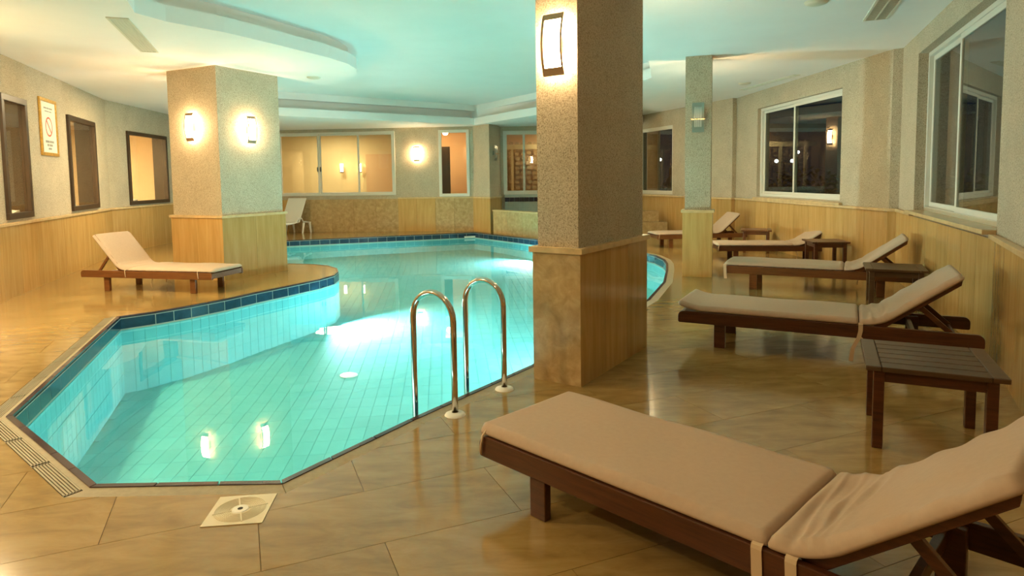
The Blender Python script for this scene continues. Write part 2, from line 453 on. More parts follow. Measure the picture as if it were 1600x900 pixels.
# ------------------------------------------------------------------ pool basin
def zb(y): return -.90 if y < 7 else (-.90+.42*min(1, (y-7)/10.))
WZ = -.165
pool = MB()
for i in range(NP):
    p, q = PO[i], PO[(i+1) % NP]
    pool.quad([(p[0], p[1], -.02), (q[0], q[1], -.02), (q[0], q[1], zb(q[1])-.01), (p[0], p[1], zb(p[1])-.01)])
vs2, ts2 = cdt([PO], [((-9, y), (6, y)) for y in (7, 9, 11, 13, 15, 17)])
for t in ts2:
    if inpoly(cen(vs2, t), PO): pool.quad([(vs2[i][0], vs2[i][1], zb(vs2[i][1])-.006) for i in t])
basin = pool.build('pool_basin', 'basin'); basin['kind'] = 'structure'
tag(basin, 'tiled swimming pool basin with navy waterline tiles under the turquoise water')
# rim and channel
m = MB()
for i in range(NP):
    j = (i+1) % NP
    a, b, c, d = PO[i], PO[j], RIM[j], RIM[i]
    L = (Vector(b)-Vector(a)).length; n = max(1, round(L/.30))
    for k in range(n):
        u0, u1 = k/n+.004/L, (k+1)/n-.004/L
        P = lambda p, q, w_: (p[0]+(q[0]-p[0])*w_, p[1]+(q[1]-p[1])*w_)
        MB().prism([P(a, b, u0), P(a, b, u1), P(d, c, u1), P(d, c, u0)], -.03, .004).build('rim_tile', 'rim', basin)
vs3, ts3 = cdt([PO, OUT])
tt = [t for t in ts3 if inpoly(cen(vs3, t), OUT) and not inpoly(cen(vs3, t), PO)]
region(vs3, tt, -.12, -.012).build('channel_bed', 'dark', basin)
for i in range(NP):
    j = (i+1) % NP
    A, B, C_, D = RIM[i], RIM[j], OUT[j], OUT[i]
    L = (Vector(B)-Vector(A)).length
    P = lambda p, q, w_: (p[0]+(q[0]-p[0])*w_, p[1]+(q[1]-p[1])*w_)
    def strip(v0, v1, u0, u1): 
        a0, a1 = P(A, D, v0), P(A, D, v1); b0, b1 = P(B, C_, v0), P(B, C_, v1)
        return [P(a0, b0, u0), P(a0, b0, u1), P(a1, b1, u1), P(a1, b1, u0)]
    if i in (0, NP-1):
        MB().prism(strip(.0, .26, 0, 1), -.02, -.002).build('channel_stone', 'channel', basin)
        n = round(L/.5)
        for k in range(n):
            g = MB(); u0, u1 = k/n+.004/L, (k+1)/n-.004/L
            for r in range(6):
                v = .28+.72*r/6; g.prism(strip(v, v+.075, u0, u1), -.014, .0)
            g.prism(strip(.28, 1, u0, u0+.012/L), -.014, .0); g.prism(strip(.28, 1, u1-.012/L, u1), -.014, .0)
            g.build('channel_grate', 'grate', basin)
    elif CH[i] > .1:
        n = max(1, round(L/.9))
        for k in range(n): MB().prism(strip(0, 1, k/n+.002/L, (k+1)/n-.002/L), -.02, -.001).build('channel_stone', 'channel', basin)
    else:
        MB().prism(strip(0, 1, 0, 1), -.02, 0).build('channel_stone', 'cap', basin)
# navy band tiles, walls and floor tiles
bandc = 0
wt = MB(); gr = MB()
for i in range(NP):
    fr_, L = frame(PO[i], PO[(i+1) % NP]); n = max(1, round(L/.25))
    gr.box(0, L, -.003, .004, -.160, -.148, fr_)
    for k in range(n):
        a, b = L*k/n+.004, L*(k+1)/n-.004
        MB().box(a, b, -.004, .006, -.142, -.028, fr_).build('band_tile', 'navy', basin)
    n = max(1, round(L/.125)); zz = -.166
    y_mid = PO[i][1]; r = 0
    while zz > zb(PO[i][1])+.05:
        for k in range(n):
            wt.box(L*k/n+.0025, L*(k+1)/n-.0025, -.003, .004, max(zz-.24, -.99), zz, fr_)
        zz -= .245
gr.build('waterline_grout', 'white_grout', basin)
wg = MB()
for i in range(NP):
    fr_, L = frame(PO[i], PO[(i+1) % NP]); wg.box(0, L, .0035, .0045, -.15, -.02, fr_)
wg.build('band_grout', 'white_grout', basin)
o = wt.build('wall_tiles', 'ptile', basin); o['kind'] = 'stuff'
fr_ = Matrix.Rotation(RD(6), 4, 'Z'); inv = fr_.inverted(); tl = []
for a in range(-110, 140):
    for b in range(0, 100):
        cx, cy = a*.145, b*.29+(.145 if a % 2 else 0)*0
        p = fr_ @ Vector((cx, cy, 0))
        if inpoly(p, PO): tl.append((p.y, cx, cy, p))
vis = sorted(tl, key=lambda q: q[3].length)
tm = {}
def ftile(mb, cx, cy, p):
    b = len(mb.v)
    for dz in (-.012, 0):
        for (qx, qy) in ((cx-.0705, cy-.143), (cx+.0705, cy-.143), (cx+.0705, cy+.143), (cx-.0705, cy+.143)):
            v = fr_ @ Vector((qx, qy, 0)); mb.v.append((v.x, v.y, zb(v.y)+dz))
    mb.f += [tuple(b+i for i in q) for q in ((3, 2, 1, 0), (4, 5, 6, 7), (0, 1, 5, 4), (1, 2, 6, 5), (2, 3, 7, 6), (3, 0, 4, 7))]
for k, (y_, cx, cy, p) in enumerate(vis):
    if k < 290: m = MB(); ftile(m, cx, cy, p); m.build('bottom_tile', 'ptile', basin)
m = MB()
for (y_, cx, cy, p) in vis[290:]: ftile(m, cx, cy, p)
o = m.build('bottom_tiles', 'ptile', basin); o['kind'] = 'stuff'
# bottom drain, inlet and skimmer
m = MB(); m.lathe([(0, .012), (.06, .012), (.10, .008), (.11, 0)], (-2.02, 7.71, zb(7.71))); m.build('bottom_drain', 'white_plastic', basin)
m = MB(); m.box(-.16, .16, -.01, .03, -.15, -.10, frame((-.99-.2, 18.12), (-.99, 18.2))[0]); m.build('skimmer_mouth', 'white_plastic', basin)
for px, py, a in ((-3.78, 5.5, 0), (-4.05, 6.2, 0)):
    fr2 = frame(PO[NP-1], PO[0])[0]
    m = MB().box(1.3+a, 1.36+a, -.012, 0, -.42, -.36, fr2); m.build('inlet_fitting', 'white_plastic', basin); break
vs4, ts4 = cdt([PO]); m = MB(); m.v = [(p[0], p[1], WZ) for p in vs4]; m.f = [t for t in ts4 if inpoly(cen(vs4, t), PO)]
wtr = m.build('pool_water', 'water'); tag(wtr, 'still turquoise water filling the indoor swimming pool', 'water', kind='stuff')

# ------------------------------------------------------------------ ceiling with its coffer
near = [(-3.1, 4.3), (-3.66, 6.31), (-3.86, 6.78), (-3.74, 7.16), (-3.34, 7.70), (-3.05, 8.3), (-2.80, 8.85), (-2.58, 9.35), (-2.44, 9.85), (-2.42, 10.3),
        (-2.52, 10.75), (-2.74, 11.2), (-3.12, 11.70), (-3.6, 12.1), (-4.4, 12.55), (-6.4, 13.4)]
farl = [(-6.4, 14.23), (-1.02, 18.30), (.59, 15.74), (1.75, 13.9)]
rightl = [(2.52, 11.6), (1.25, 6.4), (.6, 4.3)]
BACK = [(-6.4, 14.23), (-1.02, 18.30), (.59, 15.74), (1.75, 13.9), (4.4, 19.9), (-9.6, 20.2), (-8.6, 17.8)]
VOID = near+farl+rightl
ROOMC = offset(V, .2, -1)
vs, ts = cdt([ROOMC, VOID, BACK])
tm_ = [t for t in ts if inpoly(cen(vs, t), ROOMC) and not inpoly(cen(vs, t), VOID) and not inpoly(cen(vs, t), BACK)]
ceil = region(vs, tm_, 3.26, 3.44).build('ceiling', 'ceiling'); ceil['kind'] = 'structure'
tb = [t for t in ts if inpoly(cen(vs, t), ROOMC) and inpoly(cen(vs, t), BACK)]
region(vs, tb, 3.03, 3.22).build('ceiling_bulkhead', 'ceiling', ceil)
V2 = offset(VOID, .13, -1)
BIG = offset(V, .6, -1)
vs, ts = cdt([BIG, V2])
tt = [t for t in ts if inpoly(cen(vs, t), BIG) and not inpoly(cen(vs, t), V2)]
region(vs, tt, 3.225, 3.60)
m2 = region(vs, tt, 3.441, 3.60); m2.build('coffer_upper_face', 'ceiling', ceil)
B2 = [(-6.7, 14.4), (-1.15, 18.62), (.95, 15.95), (2.0, 14.2)]
m = MB()
for a, b in zip(B2[:-1], B2[1:]): m.quad([(*a, 3.2), (*b, 3.2), (*b, 3.6), (*a, 3.6)])
m.build('coffer_back_face', 'ceiling', ceil)
m = MB().box(-9.6, 6.4, -3.6, 20.2, 3.6, 3.7); m.build('coffer_top', 'ceiling', ceil)

# ------------------------------------------------------------------ columns
def column(base, faces=('panel',)*4, label=None, name='column', panels=(2, 1, 2, 1)):
    r = empty(name, (0, 0, 0)); n = 4
    ins = offset(base, -.03)
    MB().prism(ins, 0, 3.27 if name != 'x' else 3.27).build('shaft', 'plaster', r)
    for i in range(4):
        fr_, L = frame(base[i], base[(i+1) % 4]); k = panels[i]
        for j in range(k):
            g = .0015; a = (L*j/k if j else 0)+(g if j else 0.0); b = L*(j+1)/k-(g if j < k-1 else 0.0)
            # mitred panel
            a2 = a+(.03 if j == 0 else 0); b2 = b-(.03 if j == k-1 else 0)
            pl = [fr_ @ Vector((a, 0, 0)), fr_ @ Vector((b, 0, 0)), fr_ @ Vector((b2, .0295, 0)), fr_ @ Vector((a2, .0295, 0))]
            MB().prism(pl, 0, .96).build('marble_panel', faces[i], r)
    o1 = offset(base, .022); i1 = offset(base, -.0295); m = MB()
    for i in range(4): j = (i+1) % 4; m.prism([o1[i], o1[j], i1[j], i1[i]], .96, 1.0)
    m.build('cap_moulding', 'cap', r)
    tag(r, label, 'column'); return r
CA = [(.48, 4.52), (1.18, 5.60), (.84, 5.81), (.15, 4.74)]
CB = [(-4.40, 9.75), (-3.84, 10.90), (-4.88, 11.40), (-5.44, 10.25)]
CC = [(2.555, 9.61), (2.96, 9.47), (3.09, 9.85), (2.68, 9.99)]
CD = [(1.22, 16.85), (1.64, 16.70), (1.78, 17.1), (1.36, 17.25)]
c1 = column(CA, label='large speckled plaster pier with marble base beside the pool ladder', panels=(3, 1, 3, 1), faces=('panel', 'panel', 'panel', 'panel_dark'))
c2 = column(CB, label='square plaster pier with two lit sconces behind the lone lounger left of the pool', panels=(2, 2, 2, 2))
c3 = column(CC, label='slender plaster column with an unlit sconce between the pool and the right-hand loungers', panels=(1, 1, 1, 1))
c4 = column(CD, label='square plaster column behind the raised plunge pool, hidden by the large pier', panels=(1, 1, 1, 1))

# ------------------------------------------------------------------ windows
def window(name, i, s0, s1, z0, z1, sash, mat='alu', rec=.10, fw=.06, gl='glass', handles=(), deep=None, label=None, mid=None):
    """frame in the opening; sash = list of (a,b,t) sashes as fractions"""
    fr_, L = frame(V[i], V[(i+1) % NV])
    r = empty(name); r['kind'] = 'structure'
    if label: r['label'] = label
    t0 = rec; m = MB()
    m.box(s0, s1, t0, t0+.07, z0, z0+fw, fr_); m.box(s0, s1, t0, t0+.07, z1-fw, z1, fr_)
    m.box(s0, s0+fw, t0, t0+.07, z0+fw, z1-fw, fr_); m.box(s1-fw, s1, t0, t0+.07, z0+fw, z1-fw, fr_)
    m.build('window_frame', mat, r, bevel=.004)
    if deep:
        m = MB(); e = .015
        m.box(s0, s0+e, t0+.07, t0+deep, z0, z1, fr_); m.box(s1-e, s1, t0+.07, t0+deep, z0, z1, fr_)
        m.box(s0, s1, t0+.07, t0+deep, z0, z0+e, fr_); m.box(s0, s1, t0+.07, t0+deep, z1-e, z1, fr_)
        m.build('deep_jamb', mat, r)
    W_ = s1-s0-2*fw
    for (a, b, tt_, sw) in sash:
        x0 = s0+fw+W_*a; x1 = s0+fw+W_*b; y0 = t0+.012+tt_; y1 = y0+.028
        if sw > 0:
            m = MB(); m.box(x0, x1, y0, y1, z0+fw, z0+fw+sw, fr_); m.box(x0, x1, y0, y1, z1-fw-sw, z1-fw, fr_)
            m.box(x0, x0+sw, y0, y1, z0+fw+sw, z1-fw-sw, fr_); m.box(x1-sw, x1, y0, y1, z0+fw+sw, z1-fw-sw, fr_)
            sh = m.build('sash', mat, r, bevel=.003)
        else: sh = r
        sw = max(sw, 0)
        MB().box(x0+sw, x1-sw, y0+.012, y0+.016, z0+fw+sw, z1-fw-sw, fr_).build('pane', gl, sh)
    for hs in handles:
        m = MB(); zc = z0+(z1-z0)*.42
        m.box(hs-.012, hs+.012, t0-.012, t0+.012, zc-.07, zc+.07, fr_); m.box(hs-.008, hs+.008, t0-.03, t0-.012, zc-.03, zc+.05, fr_)
        m.build('window_handle', 'pole', r)
    return r, fr_
window('window_1', 1, 4.42+.22, 4.42+1.11, 1.04, 2.73, [(0, 1, .02, 0)], 'brown_wood', -.01, .085, deep=.36)
window('window_2', 1, 4.42+2.96, 4.42+4.6, 1.04, 2.71, [(0, 1, .02, 0)], 'brown_wood', -.01, .085, deep=.36)
window('window_3', 2, .80, 2.75, 1.03, 2.68, [(0, 1, .02, 0)], 'brown_wood', -.01, .085, deep=.36)
window('window_4', 4, LB-3.62, LB-.06, 1.07, 2.94, [(0, .35, .0, .05), (.35, .70, .03, .05), (.69, 1, .0, .05)], 'alu', .0, .05, handles=(LB-3.62+1.21, LB-3.62+1.30))
window('window_5', 5, 1.24, 2.14, 1.01, 2.94, [(0, 1, .02, 0)], 'alu', -.005, .085)
window('window_6', 9, .05, 3.5, 1.04, 2.90, [(0, .17, .0, .05), (.16, .5, .03, .05), (.5, .84, 0, .05), (.83, 1, .03, .05)], 'alu', .02, .06)
window('window_7', 10, .30, 2.02, 1.03, 2.86, [(0, 1, .01, .02)], 'alu', .06, .075, gl='night_glass')
window('window_8', 12, 1.07, 4.22, 1.06, 2.90, [(.0, .46, .035, .05), (.44, 1, .0, .05)], 'alu', .10, .06, gl='night_glass')
window('window_9', 14, 1.02, 4.31, 1.03, 3.0, [(.0, .45, .035, .06), (.43, 1, .0, .06)], 'alu', .14, .05, gl='night_glass')
def sill(i, s0, s1, z, prot, t1, mat='cap'):
    fr_, L = frame(V[i], V[(i+1) % NV]); o = MB().box(s0, s1, -prot, t1, z-.04, z, fr_).build('trim_1', mat, bevel=.004)
    o['kind'] = 'structure'; return o
sill(14, 1.03, 4.31, 1.035, .07, .14)
for i, a, b in ((12, 1.0, 4.3),): sill(i, a, b, 1.04, .03, .1)

# ------------------------------------------------------------------ wall sconces
def sconce(px, py, pz, ang, lit, label, group=None, scale=1., power=None):
    r = empty('wall_sconce', (px, py, pz), ang)      # local +Y faces out of the wall
    W_, H_ = .085*scale, .215*scale; n = 10; th = .004
    def bow(z): return .055+.040*(1-(z/H_)**2)
    MB().box(-.045, .045, 0, .045, -.06, .06).build('back_plate', 'bronze' if lit else 'plate', r, bevel=.004)
    m = MB()
    def curved(x0, x1, z0, z1, off=0., t=th, k=n):
        for q in range(k):
            a = z0+(z1-z0)*q/k; b = z0+(z1-z0)*(q+1)/k
            ya, yb = bow(a)+off, bow(b)+off
            i = len(m.v)
            m.v += [(x0, ya, a), (x1, ya, a), (x1, yb, b), (x0, yb, b), (x0, ya+t, a), (x1, ya+t, a), (x1, yb+t, b), (x0, yb+t, b)]
            m.f += [(i, i+1, i+2, i+3), (i+7, i+6, i+5, i+4), (i, i+4, i+5, i+1), (i+3, i+2, i+6, i+7), (i, i+3, i+7, i+4), (i+1, i+5, i+6, i+2)]
    if lit:
        e = .022*scale; ez = .055*scale
        curved(-W_, -W_+e*.7, -H_, H_); curved(W_-e, W_, -H_, H_); curved(-W_+e*.7, W_-e, -H_, -H_+ez, k=3); curved(-W_+e*.7, W_-e, H_-ez*.8, H_, k=3)
        m.build('curved_frame', 'bronze', r)
        m = MB(); curved(-W_+.012, W_-.012, -H_+.03, H_-.03, -.012, .003); m.build('opal_diffuser', 'lit' if not power else 'lit_dim', r)
        lo = lamp('sconce_bulb', 'POINT', (0, 0, 0), power or SCP, WARM, .035); lo.parent = r; lo.location = (0, .028, .0)
    else:
        curved(-W_, -W_+.035, -H_, H_); curved(W_-.035, W_, -H_, H_); curved(-W_+.035, W_-.035, -H_, -H_+.075, k=3); curved(-W_+.035, W_-.035, H_-.06, H_, k=3)
        for q in (-1, 0, 1): curved(q*.027-.004, q*.027+.004, -H_+.075, H_-.06)
        m.build('slotted_plate', 'plate', r)
        m = MB(); curved(-W_+.02, W_-.02, -H_+.03, H_-.03, -.012, .003); m.build('opal_diffuser', 'unlit', r)
        m = MB().box(-W_-.012, W_+.012, .108, .112, -.035, -.022); m.build('brass_bar', 'brass', r)
    tag(r, label, 'wall lamp', group); return r
SCP = 140
def on_face(A, B, s, z, off=0.0):
    fr_, L = frame(A, B); p = fr_ @ Vector((s, -off, 0)); d = (Vector(B)-Vector(A)).normalized()
    return p.x, p.y, z, atan2(d.y, d.x)+pi     # outward of a CCW column face = right of direction
def put(A, B, s, z, lit, label, off=-.03, group=None):
    x_, y_, z_, a = on_face(A, B, s, z, off); return sconce(x_, y_, z_, a, lit, label, group)
put(CA[3], CA[0], .21, 2.435, True, 'lit curved sconce high on the large pier beside the pool ladder')
put(CB[3], CB[0], 1.16-.58, 2.36, True, 'lit sconce on the left face of the square pier, left one of its pair')
put(CB[0], CB[1], .60, 2.33, True, 'lit sconce on the pool-facing side of the square pier, right one of its pair')
put(CC[0], CC[1], .215, 2.36, False, 'unlit sconce with four white slots on the slender column')
put(CC[2], CC[3], .215, 2.36, True, 'lit sconce on the rear face of the slender column, hidden from the front')
put(CD[1], CD[2], .21, 2.50, True, 'lit sconce on the column behind the plunge pool, seen mirrored in the window')
put(CA[1], CA[2], .2, 2.435, True, 'added unseen sconce on the rear end of the large pier, lighting the far hall')  # out of sight, added as a light source for the back
put(CB[2], CB[3], .63, 2.34, True, 'lit sconce on the rear face of the square pier, toward the left wall')
def put_wall(i, s, z, lit, label):
    # room side of a clockwise wall = -normal
    fr_, L = frame(V[i], V[i+1]); p = fr_ @ Vector((s, .03, 0)); d = (Vector(V[i+1])-Vector(V[i])).normalized()
    return sconce(p.x, p.y, z, atan2(d.y, d.x)+pi, lit, label)
put_wall(5, .60, 2.26, True, 'lit sconce on the back wall between the wide window and the narrow one')
put_wall(7, .35, 2.24, False, 'small unlit sconce on the corner pier right of the narrow back window')

# ------------------------------------------------------------------ ceiling fittings
def slot_vent(pts, name, dark, label, n):
    r = empty(name); A = Vector((*pts[0], 0)); B = Vector((*pts[1], 0)); C_ = Vector((*pts[2], 0))
    d = (B-A); L = d.length; d.normalize(); n_ = Vector((-d.y, d.x, 0)); Wd = (C_-A).dot(n_)
    if Wd < 0: n_ = -n_; Wd = -Wd
    M_ = Matrix((d, n_, Vector((0, 0, 1)))).transposed().to_4x4(); M_.translation = A
    z = 3.26; e = .025
    m = MB(); m.box(0, L, 0, e, z-.012, z, M_); m.box(0, L, Wd-e, Wd, z-.012, z, M_); m.box(0, e, e, Wd-e, z-.012, z, M_); m.box(L-e, L, e, Wd-e, z-.012, z, M_)
    m.build('vent_frame', 'vent', r)
    MB().box(e, L-e, e, Wd-e, z-.002, z, M_).build('vent_backing', 'vent_dark' if dark else 'vent', r)
    for k in range(n):
        q = e+(L-2*e)*(k+.5)/n if dark else e+(Wd-2*e)*(k+.5)/n
        m = MB()
        if dark: m.box(q-.006, q+.006, e, Wd-e, z-.009, z-.003, M_)
        else: m.box(e, L-e, q-.006, q+.006, z-.009, z-.003, M_)
        m.build('vent_slat', 'vent', r)
    if dark: MB().box(e, L-e, Wd/2-.008, Wd/2+.008, z-.012, z-.003, M_).build('vent_bar', 'vent', r)
    tag(r, label, 'air vent'); return r
slot_vent([(-4.25, 6.92), (-4.91, 8.71), (-4.04, 6.97)], 'ceiling_vent', False, 'long pale slotted vent in the ceiling left of the square pier', 5)
slot_vent([(4.06, 7.54), (3.5, 6.1), (4.3, 7.46)], 'ceiling_vent', True, 'dark louvred ceiling vent near the right-hand window', 36)
slot_vent([(4.69, 13.35), (4.98, 11.45), (4.82, 13.37)], 'ceiling_vent', False, 'thin white linear vent in the ceiling above the far right loungers', 1)
for (p, lab) in (((-3.32, 11.05), 'round white ceiling disc behind the square pier'), ((3.14, 6.72), 'round cream ceiling disc at the top edge near the louvred vent'),
                 ((4.47, 12.43), 'small round ceiling disc beside the thin linear vent')):
    o = MB().lathe([(0, -.03), (.07, -.03), (.105, -.018), (.12, 0)], (p[0], p[1], 3.26)).build('ceiling_disc', 'vent', smooth=True)
    tag(o, lab, 'ceiling light')

# ------------------------------------------------------------------ framed notice
fr_, L = frame(V[1], V[2]); r = empty('framed_notice'); s0, s1, z0, z1 = 4.42+1.66, 4.42+2.42, 1.96, 2.86
tag(r, 'gilt-framed white notice with a red ring symbol and grey lines on the left wall', 'notice')
m = MB(); e = .055
m.box(s0, s1, -.0, .03, z0, z0+e, fr_); m.box(s0, s1, -.0, .03, z1-e, z1, fr_); m.box(s0, s0+e, 0, .03, z0+e, z1-e, fr_); m.box(s1-e, s1, 0, .03, z0+e, z1-e, fr_)
m.build('gilt_frame', 'gold', r, bevel=.008)
MB().box(s0+e, s1-e, .014, .028, z0+e, z1-e, fr_).build('paper', 'paper', r)
sc_, zc = (s0+s1)/2, 2.42
m = MB()
def ring(cx, cz, rx, rz, w_, a0=0, a1=2*pi, n=28):
    for k in range(n):
        a = a0+(a1-a0)*k/n; b = a0+(a1-a0)*(k+1)/n
        m.quad([fr_ @ Vector((cx+(rx)*cos(a), .0125, cz+(rz)*sin(a))), fr_ @ Vector((cx+rx*cos(b), .0125, cz+rz*sin(b))),
                fr_ @ Vector((cx+(rx-w_)*cos(b), .0125, cz+(rz-w_)*sin(b))), fr_ @ Vector((cx+(rx-w_)*cos(a), .0125, cz+(rz-w_)*sin(a)))])
ring(sc_, zc, .155, .155, .026)
m.quad([fr_ @ Vector((sc_+a, .0122, zc+b)) for a, b in ((-.11, .09), (-.09, .11), (.11, -.09), (.09, -.11))])
m.build('red_symbol', 'red', r)
m = MB()
def words(z, h, spec):
    tot = sum(spec)+.018*(len(spec)-1); q = sc_-tot/2
    for w_ in spec: MB().box(q, q+w_, .0120, .0135, z-h/2, z+h/2, fr_).build('printed_line', 'ink', r); q += w_+.018
words(2.185, .035, (.16, .19)); words(2.13, .035, (.08, .14)); words(2.075, .03, (.14,))
words(2.71, .022, (.12, .08, .14)); words(2.66, .016, (.18, .1))
words(2.42, .02, (.05,))

# ------------------------------------------------------------------ pool ladder
r = empty('pool_ladder', (-.38, 4.01, 0)); tag(r, 'pair of polished steel pool ladder handrails with white deck flanges', 'pool ladder')
nd = Vector((-.81, .58, 0)).normalized()
for (bx, by) in ((-.38, 4.01), (-.07, 4.50)):
    b = Vector((bx, by, 0))-Vector((-.38, 4.01, 0)); R_ = .175; zt = .60
    path = [b+Vector((0, 0, z)) for z in (0.0, .3, .5, zt)]
    for k in range(1, 13):
        a = pi*k/13; path.append(b+nd*(R_-R_*cos(a))+Vector((0, 0, zt+R_*sin(a)*1.0)))
    path += [b+nd*(2*R_)+Vector((0, 0, z)) for z in (zt, .4, .1, -.2, -.7)]
    h = MB().tube(path, .0205, 14).build('handrail', 'steel', r, smooth=True)
    MB().lathe([(.022, .020), (.040, .019), (.062, .010), (.068, 0)], tuple(b), 24).build('deck_flange', 'white_plastic', h, smooth=True)
b0 = nd*(2*R_); b1 = Vector((.31, .49, 0))+nd*(2*R_)
for z in (-.32, -.60): MB().tube([b0+Vector((0, 0, z)), b1+Vector((0, 0, z))], .028, 10).build('tread', 'steel', r, smooth=True)

# ------------------------------------------------------------------ floor drain
c = [Vector((-1.41, 2.965, 0)), Vector((-1.38, 2.70, 0)), Vector((-1.12, 2.73, 0)), Vector((-1.15, 2.995, 0))]
cc = sum(c, Vector())/4; r = empty('floor_drain', tuple(cc)); tag(r, 'square cream floor drain with concentric slots at the near pool edge', 'drain')
m = MB().prism([(p-cc)*1.0 for p in c], 0.0005, .004); m.build('drain_plate', 'drain', r)
m = MB()
for k in range(9):
    R_ = .048+.0078*k; m.lathe([(R_-.0016, .004), (R_-.0012, .0062), (R_+.0012, .0062), (R_+.0016, .004)], (0, 0, 0), 48)
for a in (25, 115, 205, 295):
    M_ = Matrix.Rotation(RD(a), 4, 'Z'); m.box(.035, .118, -.003, .003, .004, .0066, M_)
m.build('ring_slots', 'drain', r)
MB().lathe([(0.011, .008), (.034, .008), (.038, .004)], (0, 0, 0), 32).build('hub', 'white_plastic', r)
MB().lathe([(0, .0082), (.012, .0086), (.0125, .004)], (0, 0, 0), 20).build('drain_hole', 'dark', r)

